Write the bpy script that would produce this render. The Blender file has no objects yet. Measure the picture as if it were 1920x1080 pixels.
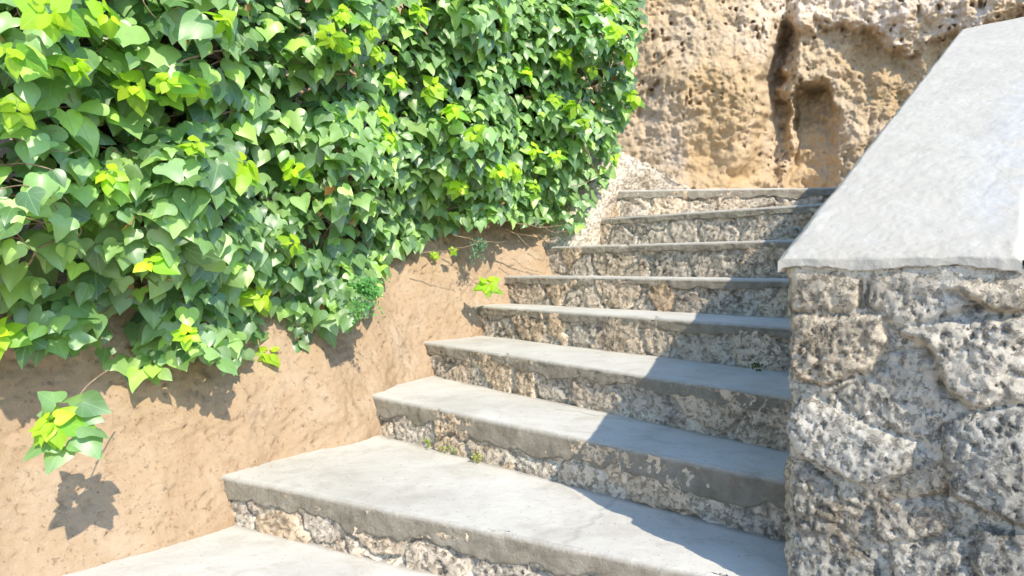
import bpy, math, random
import numpy as np
from mathutils import Vector, Matrix

# ------------------------------------------------------------------ camera, sky, sun, exposure
sc = bpy.context.scene
COL = sc.collection
F = 1150.0                     # focal length in pixels of a 1920 wide frame
PITCH = math.atan(40.0 / F)
H = 0.18                       # riser height
E = 5.3 * H                    # eye height above the lowest landing

cam_d = bpy.data.cameras.new('camera')
cam_d.sensor_width = 36.0
cam_d.lens = 36.0 * F / 1920.0
cam_d.clip_start = 0.02
cam_d.clip_end = 500.0
cam = bpy.data.objects.new('camera', cam_d)
cam.location = (0, 0, E)
cam.rotation_euler = (math.pi / 2 - PITCH, 0, 0)
COL.objects.link(cam)
sc.camera = cam

SUN = Vector((0.47, -0.80, 0.78)).normalized()      # towards the sun
SUN_EL = math.asin(SUN.z)
SUN_AZ = math.atan2(SUN.x, SUN.y)
w = bpy.data.worlds.new('World')
sc.world = w
w.use_nodes = True
nt = w.node_tree
bg = nt.nodes['Background']
sky = nt.nodes.new('ShaderNodeTexSky')
sky.sky_type = 'NISHITA'
sky.sun_disc = False
sky.ozone_density = 4.0
sky.air_density = 0.9
sky.dust_density = 0.3
sky.sun_elevation = SUN_EL
sky.sun_rotation = SUN_AZ
nt.links.new(sky.outputs[0], bg.inputs[0])
bg.inputs[1].default_value = 0.15

sl = bpy.data.lights.new('sun', 'SUN')
sl.energy = 2.12
sl.angle = math.radians(0.5)
sl.color = (1.0, 0.91, 0.765)
so = bpy.data.objects.new('sun', sl)
so.rotation_euler = SUN.to_track_quat('Z', 'Y').to_euler()
so.location = (4, -6, 6)
COL.objects.link(so)

sc.view_settings.view_transform = 'Standard'
sc.view_settings.look = 'None'
sc.view_settings.gamma = 1.0
sc.view_settings.exposure = 1.50

# ------------------------------------------------------------------ numeric helpers
RNG = np.random.default_rng(7)
random.seed(7)
_perm = np.random.default_rng(11).permutation(256)
_perm = np.concatenate([_perm, _perm, _perm])
_g = np.random.default_rng(12).normal(size=(256, 3))
_g /= np.linalg.norm(_g, axis=1)[:, None]


def perlin(p):
    p = np.asarray(p, float)
    i = np.floor(p).astype(int)
    f = p - i
    u = f * f * f * (f * (f * 6 - 15) + 10)
    i &= 255
    out = 0
    for dx in (0, 1):
        for dy in (0, 1):
            for dz in (0, 1):
                h = _perm[_perm[_perm[(i[..., 0] + dx) & 255] + ((i[..., 1] + dy) & 255)] + ((i[..., 2] + dz) & 255)]
                gr = _g[h]
                d = f - np.array([dx, dy, dz])
                n = (gr * d).sum(-1)
                wx = u[..., 0] if dx else 1 - u[..., 0]
                wy = u[..., 1] if dy else 1 - u[..., 1]
                wz = u[..., 2] if dz else 1 - u[..., 2]
                out = out + n * wx * wy * wz
    return out * 1.5


def fbm(p, octv=4, gain=0.5, ridged=False):
    p = np.asarray(p, float)
    a, s, out = 1.0, 0.0, 0.0
    for o in range(octv):
        n = perlin(p * (2.03 ** o) + 17.3 * o)
        if ridged:
            n = 1 - 2 * np.abs(n)
        out = out + a * n
        s += a
        a *= gain
    return out / s


def worley(p, jitter=0.9):
    """F1, F2 and a random number per cell"""
    p = np.asarray(p, float)
    i = np.floor(p).astype(int)
    f1 = np.full(p.shape[:-1], 9.0)
    f2 = np.full(p.shape[:-1], 9.0)
    cid = np.zeros(p.shape[:-1])
    dims = 3 if p[..., 2].std() > 1e-9 else 2
    for dx in (-1, 0, 1):
        for dy in (-1, 0, 1):
            for dz in ((-1, 0, 1) if dims == 3 else (0,)):
                c = i + np.array([dx, dy, dz])
                h = _perm[_perm[_perm[c[..., 0] & 255] + (c[..., 1] & 255)] + (c[..., 2] & 255)]
                h2 = _perm[h + 31]
                h3 = _perm[h2 + 77]
                pt = c + 0.5 + jitter * (np.stack([h, h2, h3], -1) / 255.0 - 0.5)
                if dims == 2:
                    pt[..., 2] = p[..., 2]
                d = np.linalg.norm(p - pt, axis=-1)
                m = d < f1
                f2 = np.where(m, f1, np.minimum(f2, d))
                cid = np.where(m, h / 255.0, cid)
                f1 = np.where(m, d, f1)
    return f1, f2, cid


def sstep(a, b, x):
    t = np.clip((x - a) / (b - a), 0, 1)
    return t * t * (3 - 2 * t)


def ray(px, py):
    px = np.asarray(px, float)
    py = np.asarray(py, float)
    x = (px - 960.0) / F
    u = (540.0 - py) / F
    cp, sp = math.cos(PITCH), math.sin(PITCH)
    return np.stack([x, cp + sp * u, -sp + cp * u], -1)


def at_depth(px, py, D):
    r = ray(px, py)
    t = np.asarray(D, float) / r[..., 1]
    return r * t[..., None] + np.array([0, 0, E])


def at_z(px, py, z):
    r = ray(px, py)
    t = (z - E) / r[..., 2]
    return r * t[..., None] + np.array([0, 0, E])


def resample(pts, n):
    pts = np.asarray(pts, float)
    d = np.concatenate([[0], np.cumsum(np.linalg.norm(np.diff(pts, axis=0), axis=1))])
    s = np.linspace(0, d[-1], n)
    return np.stack([np.interp(s, d, pts[:, k]) for k in range(pts.shape[1])], -1)


def smooth_curve(pts, n):
    """Catmull-Rom through pts, n evenly spaced samples"""
    pts = np.asarray(pts, float)
    p = np.vstack([2 * pts[0] - pts[1], pts, 2 * pts[-1] - pts[-2]])
    out = []
    for i in range(1, len(p) - 2):
        t = np.linspace(0, 1, 24, endpoint=False)[:, None]
        a, b, c, d = p[i - 1], p[i], p[i + 1], p[i + 2]
        out.append(0.5 * (2 * b + (c - a) * t + (2 * a - 5 * b + 4 * c - d) * t ** 2 + (3 * b - a - 3 * c + d) * t ** 3))
    out.append(pts[-1:])
    return resample(np.vstack(out), n)


def poly_sd(pts, poly):
    """signed distance (positive inside) of pts[...,2] to a polygon"""
    poly = np.asarray(poly, float)
    x, y = pts[..., 0], pts[..., 1]
    dmin = np.full(x.shape, 1e9)
    inside = np.zeros(x.shape, bool)
    n = len(poly)
    for i in range(n):
        a, b = poly[i], poly[(i + 1) % n]
        e = b - a
        t = np.clip(((x - a[0]) * e[0] + (y - a[1]) * e[1]) / max(e @ e, 1e-12), 0, 1)
        dmin = np.minimum(dmin, np.hypot(x - a[0] - t * e[0], y - a[1] - t * e[1]))
        c = (a[1] > y) != (b[1] > y)
        xi = a[0] + (y - a[1]) * e[0] / (e[1] if abs(e[1]) > 1e-12 else 1e-12)
        inside ^= c & (x < xi)
    return np.where(inside, dmin, -dmin)


# ------------------------------------------------------------------ mesh helpers
def raw_mesh(name, V, faces_idx, counts, mat=None, parent=None, smooth=True, attrs=None, uv=None):
    me = bpy.data.meshes.new(name)
    V = np.ascontiguousarray(V, dtype=np.float32)
    me.vertices.add(len(V))
    me.vertices.foreach_set('co', V.ravel())
    idx = np.ascontiguousarray(faces_idx, dtype=np.int32).ravel()
    counts = np.ascontiguousarray(counts, dtype=np.int32)
    me.loops.add(len(idx))
    me.loops.foreach_set('vertex_index', idx)
    me.polygons.add(len(counts))
    starts = np.concatenate([[0], np.cumsum(counts)[:-1]]).astype(np.int32)
    me.polygons.foreach_set('loop_start', starts)
    me.polygons.foreach_set('loop_total', counts)
    me.polygons.foreach_set('use_smooth', np.full(len(counts), smooth))
    for k, a in (attrs or {}).items():
        a = np.asarray(a, np.float32)
        if a.ndim == 2:
            at = me.attributes.new(k, 'FLOAT_COLOR', 'POINT')
            if a.shape[1] == 3:
                a = np.concatenate([a, np.ones((len(a), 1), np.float32)], 1)
            at.data.foreach_set('color', np.ascontiguousarray(a).ravel())
        else:
            at = me.attributes.new(k, 'FLOAT', 'POINT')
            at.data.foreach_set('value', np.ascontiguousarray(a))
    if uv is not None:
        l = me.uv_layers.new(name='UVMap')
        l.data.foreach_set('uv', np.ascontiguousarray(np.asarray(uv, np.float32)[idx]).ravel())
    me.update(calc_edges=True)
    me.validate()
    if mat:
        me.materials.append(mat)
    o = bpy.data.objects.new(name, me)
    COL.objects.link(o)
    if parent is not None:
        o.parent = parent
        me.transform(Matrix.Translation(-world_loc(parent)))
    return o


def world_loc(o):
    l = Vector(o.location)
    while o.parent:
        o = o.parent
        l = l + Vector(o.location)
    return l


def grid_faces(r, c, flip=False):
    i = np.arange((r - 1) * c).reshape(r - 1, c)[:, :-1].ravel()
    q = np.stack([i, i + 1, i + c + 1, i + c], -1)
    return q[:, ::-1] if flip else q


def grid(name, P, mat, parent=None, flip=False, attrs=None, smooth=True):
    r, c = P.shape[:2]
    q = grid_faces(r, c, flip)
    at = {k: (v.reshape(-1, v.shape[-1]) if v.ndim == 3 else v.ravel()) for k, v in (attrs or {}).items()}
    return raw_mesh(name, P.reshape(-1, 3), q, np.full(len(q), 4), mat, parent, smooth, at)


def empty(name, loc, label=None, cat=None, group=None):
    o = bpy.data.objects.new(name, None)
    o.location = loc
    o.empty_display_size = 0.1
    COL.objects.link(o)
    tag(o, label, cat, group)
    return o


def tag(o, label=None, cat=None, group=None, kind=None):
    if label: o['label'] = label
    if cat: o['category'] = cat
    if group: o['group'] = group
    if kind: o['kind'] = kind
    return o


def grid_normals(P):
    du = np.gradient(P, axis=1)
    dv = np.gradient(P, axis=0)
    n = np.cross(du, dv)
    return n / (np.linalg.norm(n, axis=-1, keepdims=True) + 1e-12)


# ------------------------------------------------------------------ materials
class M:
    def __init__(self, name):
        self.m = bpy.data.materials.new(name)
        self.m.use_nodes = True
        self.t = self.m.node_tree
        self.b = self.t.nodes['Principled BSDF']
        self.out = self.t.nodes['Material Output']
        tc = self.t.nodes.new('ShaderNodeNewGeometry')
        self.pos = tc.outputs['Position']

    def link(self, a, b):
        self.t.links.new(a, b)

    def noise(self, scale, detail=5, rough=0.55, vec=None, dist=0.0):
        n = self.t.nodes.new('ShaderNodeTexNoise')
        n.inputs['Scale'].default_value = scale
        n.inputs['Detail'].default_value = detail
        n.inputs['Roughness'].default_value = rough
        n.inputs['Distortion'].default_value = dist
        self.link(vec or self.pos, n.inputs['Vector'])
        return n.outputs['Fac']

    def voro(self, scale, feature='F1', vec=None):
        n = self.t.nodes.new('ShaderNodeTexVoronoi')
        n.feature = feature
        n.inputs['Scale'].default_value = scale
        self.link(vec or self.pos, n.inputs['Vector'])
        return n.outputs['Distance']

    def stretch(self, s):
        n = self.t.nodes.new('ShaderNodeVectorMath')
        n.operation = 'MULTIPLY'
        n.inputs[1].default_value = s
        self.link(self.pos, n.inputs[0])
        return n.outputs[0]

    def ramp(self, fac, stops, interp='LINEAR'):
        n = self.t.nodes.new('ShaderNodeValToRGB')
        n.color_ramp.interpolation = interp
        el = n.color_ramp.elements
        while len(el) < len(stops):
            el.new(0.5)
        for e, (p, c) in zip(el, stops):
            e.position = p
            e.color = (c, c, c, 1) if isinstance(c, (int, float)) else (*c, 1)
        self.link(fac, n.inputs[0])
        return n.outputs[0]

    def mix(self, fac, a, b, mode='MIX'):
        n = self.t.nodes.new('ShaderNodeMix')
        n.data_type = 'RGBA'
        n.blend_type = mode
        for v, s in ((fac, n.inputs[0]), (a, n.inputs[6]), (b, n.inputs[7])):
            if isinstance(v, (int, float)):
                s.default_value = v if s == n.inputs[0] else (v, v, v, 1)
            elif isinstance(v, tuple):
                s.default_value = (*v, 1)
            else:
                self.link(v, s)
        return n.outputs[2]

    def math(self, op, a, b=0.0):
        n = self.t.nodes.new('ShaderNodeMath')
        n.operation = op
        for v, s in ((a, n.inputs[0]), (b, n.inputs[1])):
            if isinstance(v, (int, float)):
                s.default_value = v
            else:
                self.link(v, s)
        return n.outputs[0]

    def attr(self, name, out='Fac'):
        n = self.t.nodes.new('ShaderNodeAttribute')
        n.attribute_name = name
        return n.outputs[out]

    def color(self, c):
        if isinstance(c, tuple):
            self.b.inputs['Base Color'].default_value = (*c, 1)
        else:
            self.link(c, self.b.inputs['Base Color'])

    def bump(self, h, strength=0.5, dist=0.01, prev=None):
        n = self.t.nodes.new('ShaderNodeBump')
        n.inputs['Strength'].default_value = strength
        n.inputs['Distance'].default_value = dist
        self.link(h, n.inputs['Height'])
        if prev is not None:
            self.link(prev, n.inputs['Normal'])
        self.link(n.outputs[0], self.b.inputs['Normal'])
        return n.outputs[0]

    def rough(self, v, spec=0.3):
        self.b.inputs['Roughness'].default_value = v
        self.b.inputs['Specular IOR Level'].default_value = spec


def mat_cement():
    m = M('trowelled_cement')
    a = m.ramp(m.noise(2.2, 6, 0.6, dist=0.6), [(0.3, (.50, .475, .42)), (0.52, (.595, .57, .51)), (0.72, (.66, .64, .58))])
    st = m.ramp(m.noise(7.0, 6, 0.65, vec=m.stretch((1, 1.0, 1)), dist=1.2), [(0.50, 0.0), (0.72, 1.0)])
    a = m.mix(m.math('MULTIPLY', st, 0.5), a, (.40, .36, .295))
    sp = m.ramp(m.noise(70, 3, 0.6), [(0.63, 0.0), (0.70, 1.0)])
    a = m.mix(m.math('MULTIPLY', sp, 0.5), a, (.25, .23, .20))
    cr = m.attr('crack')
    a = m.mix(cr, a, (.16, .15, .14))
    bd = m.attr('band')                      # darker, rougher cement on the front edge
    bc = m.ramp(m.noise(14, 6, 0.7), [(0.3, (.20, .17, .125)), (0.5, (.29, .255, .195)), (0.75, (.40, .36, .285))])
    a = m.mix(bd, a, bc)
    m.color(a)
    m.rough(0.85, 0.25)
    b1 = m.bump(m.noise(12, 8, 0.6), 0.25, 0.02)
    b2 = m.bump(m.math('MULTIPLY', m.noise(45, 8, 0.75), bd), 0.9, 0.02, b1)
    m.bump(m.noise(160, 4, 0.7), 0.35, 0.003, b2)
    return m.m


def mat_stone(name, light, mid, dark, orange=None, amount=0.55, lich=0.5):
    m = M(name)
    n1 = m.noise(5.5, 8, 0.68, dist=0.4)
    a = m.ramp(n1, [(0.30, mid), (0.50, tuple(0.5 * (x + y) for x, y in zip(mid, light))), (0.70, light)])
    if orange:
        o = m.ramp(m.noise(3.1, 4, 0.6), [(0.50, 0.0), (0.66, 1.0)])
        a = m.mix(m.math('MULTIPLY', o, amount), a, orange)
    l = m.ramp(m.noise(13, 10, 0.8, dist=0.9), [(0.47, 0.0), (0.56, 1.0)])
    big = m.ramp(m.noise(2.8, 5, 0.6), [(0.42, 0.05), (0.60, 1.0)])
    a = m.mix(m.math('MULTIPLY', m.math('MULTIPLY', l, big), lich), a, dark)
    gp = m.ramp(m.noise(3.4, 7, 0.7, dist=0.8), [(0.47, 0.0), (0.60, 1.0)])
    a = m.mix(m.math('MULTIPLY', gp, lich * 0.6), a, tuple(0.42 * x + 0.05 for x in mid))
    br = m.ramp(m.noise(4.6, 6, 0.65, vec=m.stretch((1.0, 1.0, 1.4)), dist=0.5), [(0.54, 0.0), (0.66, 1.0)])
    a = m.mix(m.math('MULTIPLY', br, 0.5), a, (.27, .20, .115))
    tn = m.attr('tone')
    a = m.mix(m.math('MULTIPLY', m.ramp(tn, [(0.5, 0.0), (1.0, 1.0)]), 0.65), a, m.mix(1.0, a, (1.12, .93, .70), 'MULTIPLY'))
    a = m.mix(m.math('MULTIPLY', m.ramp(tn, [(0.0, 1.0), (0.5, 0.0)]), 0.65), a, m.mix(1.0, a, (.66, .68, .70), 'MULTIPLY'))
    cl = m.ramp(m.noise(7, 5, 0.6), [(0.46, 0.12), (0.60, 1.0)])
    s = m.math('MULTIPLY', m.ramp(m.noise(70, 5, 0.75), [(0.56, 0.0), (0.63, 1.0)]), cl)
    a = m.mix(m.math('MULTIPLY', s, 0.75), a, tuple(0.5 * x for x in dark))
    s2 = m.ramp(m.noise(38, 5, 0.7), [(0.60, 0.0), (0.70, 1.0)])
    a = m.mix(m.math('MULTIPLY', s2, 0.6), a, tuple(min(0.8, 1.25 * x) for x in light))
    mo = m.attr('mortar')
    mc = m.ramp(m.noise(9, 6, 0.7), [(0.3, tuple(0.8 * x for x in light)), (0.7, tuple(min(.75, 1.1 * x) for x in light))])
    a = m.mix(m.math('MULTIPLY', mo, 0.6), a, mc)
    m.color(a)
    m.rough(0.95, 0.15)
    b1 = m.bump(m.noise(26, 9, 0.75), 0.7, 0.022)
    v = m.ramp(m.noise(48, 6, 0.7), [(0.36, 0.0), (0.47, 1.0)])
    b2 = m.bump(v, 0.9, 0.012, b1)
    m.bump(m.noise(190, 4, 0.7), 0.5, 0.004, b2)
    return m.m


def mat_white():
    m = M('whitewashed_plaster')
    a = m.ramp(m.noise(3.0, 6, 0.6), [(0.3, (.435, .402, .335)), (0.6, (.48, .445, .37))])
    s = m.ramp(m.noise(55, 5, 0.7), [(0.60, 0.0), (0.74, 1.0)])
    a = m.mix(m.math('MULTIPLY', s, 0.35), a, (.52, .51, .48))
    p = m.attr('patch')
    pm = m.math('MULTIPLY', p, m.ramp(m.noise(9, 7, 0.7, dist=0.6), [(0.42, 0.0), (0.50, 1.0)]))
    a = m.mix(m.math('MULTIPLY', pm, 0.7), a, (.46, .45, .43))
    c = m.attr('crack')
    a = m.mix(m.math('MULTIPLY', c, 0.6), a, (.30, .29, .27))
    sk = m.ramp(m.noise(2.2, 6, 0.65, dist=1.5), [(0.50, 0.0), (0.66, 1.0)])
    a = m.mix(m.math('MULTIPLY', sk, 0.35), a, (.42, .40, .35))
    tw = m.ramp(m.noise(5, 7, 0.7, vec=m.stretch((3.0, 0.6, 1.0))), [(0.52, 0.0), (0.62, 1.0)])
    a = m.mix(m.math('MULTIPLY', tw, 0.22), a, (.56, .54, .49))
    gr = m.ramp(m.noise(95, 4, 0.7), [(0.63, 0.0), (0.69, 1.0)])
    a = m.mix(m.math('MULTIPLY', gr, 0.6), a, (.30, .28, .25))
    e = m.attr('edge')
    em = m.math('MULTIPLY', e, m.ramp(m.noise(16, 7, 0.7), [(0.40, 0.0), (0.58, 1.0)]))
    a = m.mix(m.math('MULTIPLY', em, 0.75), a, (.42, .38, .31))
    m.color(a)
    m.rough(0.8, 0.25)
    b1 = m.bump(m.noise(18, 7, 0.6), 0.3, 0.02)
    m.bump(m.noise(120, 5, 0.7), 0.22, 0.004, b1)
    return m.m


def mat_earth():
    m = M('tan_earth')
    a = m.ramp(m.noise(3.2, 7, 0.65, dist=0.5), [(0.28, (.37, .255, .15)), (0.50, (.43, .312, .20)), (0.72, (.50, .39, .275))])
    o = m.ramp(m.noise(1.4, 3, 0.5), [(0.45, 0.0), (0.65, 1.0)])
    a = m.mix(m.math('MULTIPLY', o, 0.45), a, (.42, .28, .16))
    s = m.ramp(m.noise(48, 4, 0.7, vec=m.stretch((1, 1, 0.6))), [(0.60, 0.0), (0.66, 1.0)])
    a = m.mix(m.math('MULTIPLY', s, 0.65), a, (.24, .14, .08))
    s2 = m.ramp(m.noise(70, 4, 0.7), [(0.60, 0.0), (0.70, 1.0)])
    a = m.mix(m.math('MULTIPLY', s2, 0.5), a, (.52, .42, .32))
    m.color(a)
    m.rough(0.95, 0.1)
    b1 = m.bump(m.noise(20, 10, 0.75), 0.75, 0.02)
    v = m.math('MAXIMUM', m.ramp(m.noise(50, 7, 0.75), [(0.31, 0.0), (0.39, 1.0)]), m.ramp(m.noise(6, 5, 0.65), [(0.38, 1.0), (0.47, 0.0)], 'LINEAR'))
    b2 = m.bump(v, 0.7, 0.010, b1)
    m.bump(m.noise(150, 5, 0.7), 0.5, 0.004, b2)
    return m.m


def mat_cliff():
    m = M('ochre_sandstone')
    a = m.ramp(m.noise(1.6, 7, 0.65, dist=0.5), [(0.28, (.39, .285, .17)), (0.48, (.50, .38, .24)), (0.72, (.61, .48, .335))])
    o = m.ramp(m.noise(0.9, 4, 0.5), [(0.46, 0.0), (0.62, 1.0)])
    a = m.mix(m.math('MULTIPLY', o, 0.5), a, (.50, .315, .125))
    g = m.ramp(m.noise(2.4, 7, 0.7, dist=0.8), [(0.50, 0.0), (0.66, 1.0)])
    a = m.mix(m.math('MULTIPLY', g, 0.5), a, (.33, .27, .19))
    cr = m.attr('crust')
    cm = m.math('MULTIPLY', cr, m.ramp(m.noise(7, 8, 0.75), [(0.40, 0.0), (0.56, 1.0)]))
    a = m.mix(m.math('MULTIPLY', cm, 0.8), a, (.72, .60, .49))
    s = m.ramp(m.noise(26, 5, 0.7, vec=m.stretch((1, 1, 0.55))), [(0.58, 0.0), (0.68, 1.0)])
    a = m.mix(m.math('MULTIPLY', s, 0.5), a, (.17, .11, .06))
    s2 = m.ramp(m.noise(33, 5, 0.7), [(0.59, 0.0), (0.70, 1.0)])
    a = m.mix(m.math('MULTIPLY', s2, 0.3), a, (.68, .58, .46))
    sm = m.attr('soft')
    a = m.mix(m.math('MULTIPLY', sm, 0.75), a, m.ramp(m.noise(6, 5, 0.6), [(0.3, (.46, .31, .15)), (0.7, (.58, .42, .24))]))
    m.color(a)
    m.rough(0.95, 0.1)
    b1 = m.bump(m.noise(9, 10, 0.72), 0.75, 0.04)
    v = m.ramp(m.noise(20, 7, 0.75), [(0.30, 0.0), (0.38, 1.0)])
    b2 = m.bump(v, 0.55, 0.025, b1)
    m.bump(m.noise(90, 5, 0.7), 0.5, 0.008, b2)
    return m.m


def mat_leaf(name, trans=0.28, rough=0.34, spec=0.5, vein=(.30, .46, .20), veinamt=0.45):
    m = M(name)
    c = m.attr('tint', 'Color')
    uvn = m.t.nodes.new('ShaderNodeUVMap')
    sep = m.t.nodes.new('ShaderNodeSeparateXYZ')
    m.link(uvn.outputs[0], sep.inputs[0])
    ax = m.math('ABSOLUTE', m.math('SUBTRACT', sep.outputs[0], 0.5))
    mid = m.ramp(ax, [(0.008, 1.0), (0.022, 0.0)])
    # side veins fan out of the leaf base
    y = m.math('SUBTRACT', sep.outputs[1], 0.20)
    ang = m.math('ARCTAN2', ax, y)
    wv = m.math('ABSOLUTE', m.math('SUBTRACT', ang, 0.62))
    wv2 = m.math('ABSOLUTE', m.math('SUBTRACT', ang, 1.35))
    v1 = m.ramp(wv, [(0.01, 0.8), (0.05, 0.0)])
    v2 = m.ramp(wv2, [(0.01, 0.6), (0.05, 0.0)])
    ve = m.math('MAXIMUM', mid, m.math('MAXIMUM', v1, v2))
    n = m.noise(25, 3, 0.6)
    c2 = m.mix(m.math('MULTIPLY', m.ramp(n, [(0.35, 0.0), (0.7, 1.0)]), 0.35), c, m.mix(1.0, c, (1.5, 1.4, 1.2), 'MULTIPLY'))
    c3 = m.mix(m.math('MULTIPLY', ve, veinamt), c2, vein)
    m.color(c3)
    m.b.inputs['Roughness'].default_value = rough
    m.b.inputs['Specular IOR Level'].default_value = spec
    m.bump(ve, -0.25, 0.004)
    tr = m.t.nodes.new('ShaderNodeBsdfTranslucent')
    tc = m.mix(1.0, c3, (1.6, 1.9, 0.5), 'MULTIPLY')
    m.link(tc, tr.inputs[0])
    mx = m.t.nodes.new('ShaderNodeMixShader')
    mx.inputs[0].default_value = trans
    m.link(m.b.outputs[0], mx.inputs[1])
    m.link(tr.outputs[0], mx.inputs[2])
    m.link(mx.outputs[0], m.out.inputs[0])
    return m.m


def mat_bark():
    m = M('brown_twig_bark')
    m.color(m.ramp(m.noise(40, 5, 0.6), [(0.3, (.20, .13, .08)), (0.7, (.42, .32, .22))]))
    m.rough(0.9, 0.2)
    m.bump(m.noise(120, 3, 0.6), 0.4, 0.003)
    return m.m


def mat_plain(name, c, r=0.8):
    m = M(name)
    n = m.noise(30, 5, 0.6)
    m.color(m.ramp(n, [(0.3, tuple(0.75 * x for x in c)), (0.7, c)]))
    m.rough(r, 0.3)
    return m.m


CEM = mat_cement()
RISER = mat_stone('weathered_riser_stone', (.80, .70, .565), (.62, .525, .41), (.075, .065, .05), (.56, .40, .28), 0.25, 0.62)
WALLST = mat_stone('weathered_wall_stone', (.74, .69, .58), (.53, .485, .40), (.06, .055, .045), (.52, .42, .27), 0.35, 0.72)
FLANK = mat_stone('pale_rubble_stone', (.76, .68, .57), (.68, .59, .47), (.32, .26, .19), (.66, .53, .40), 0.3, 0.15)
WHITE = mat_white()
EARTH = mat_earth()
CLIFF = mat_cliff()
LEAF = mat_leaf('glossy_ivy_leaf', 0.30, 0.43, 1.0)
YOUNG = mat_leaf('young_ivy_leaf', 0.40, 0.42, 0.4, (.55, .62, .15), 0.3)
DRY = mat_leaf('withered_leaf', 0.15, 0.7, 0.2, (.35, .22, .12), 0.4)
HERB = mat_leaf('small_herb_leaf', 0.3, 0.6, 0.3, (.2, .35, .15), 0.1)
BARK = mat_bark()
PIPE = mat_plain('grey_pipe_plastic', (.36, .35, .33))
GROUND = mat_plain('trodden_earth', (.45, .36, .27), 0.95)

# ------------------------------------------------------------------ the staircase
# per step: height, left front corner, right front corner (plan, metres)
Zs = [0.0, H, 2 * H, 3 * H, 4 * H, E - 0.058, E + 0.135, E + 0.342, E + 0.556]


def pz(px, py, k):
    return at_z(px, py, Zs[k])[:2]


def pd(px, D):
    return np.array([(px - 960.0) / F * D, D])


LEFT = [None, pz(400, 888, 1), pz(704, 742, 2), pz(820, 645, 3), pz(904, 573, 4), pd(972, 3.86), pd(1050, 4.08), pd(1150, 4.26), pd(1180, 4.46)]
RIGHT = [None, pz(1280, 1068, 1), pz(1490, 903, 2), pz(1484, 744, 3), pz(1470, 612, 4), pd(1470, 2.80), pd(1490, 3.04), pd(1532, 3.34), pd(1579, 4.30)]
LEFT[0] = LEFT[1] + np.array([-0.36, -0.62])
RIGHT[0] = RIGHT[1] + np.array([-0.22, -0.62])
# the flanking wall: foot of its near end and its directions
P0 = np.array([0.612, 1.40])
WDIR = np.array([2.09, 2.34]); WDIR /= np.linalg.norm(WDIR)
WACR = np.array([WDIR[1], -WDIR[0]])
SLOPE = 0.446


def wall_hit(a, d):
    """distance along d from a to the wall's stair-side face"""
    n = np.array([-WDIR[1], WDIR[0]])
    return ((P0 - a) @ n) / (d @ n)


EDGE = []
for k in range(9):
    a, b = LEFT[k], RIGHT[k]
    d = (b - a) / np.linalg.norm(b - a)
    ext = 0.22 if k else 0.6
    L = wall_hit(a, d) if k else np.linalg.norm(b - a)
    a2 = a - d * ext
    b2 = a + d * (L + (0.12 if k else 0.1))
    EDGE.append((a2, b2, d))

stair = empty('stone_staircase', (*(0.5 * (LEFT[2] + RIGHT[2])), 0.0),
              'curving stone staircase with pale cement treads climbing between earth bank and white-topped wall', 'staircase')
BAND = [.07, .082, .088, .058, .052, .045, .045, .045, .062]


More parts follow.
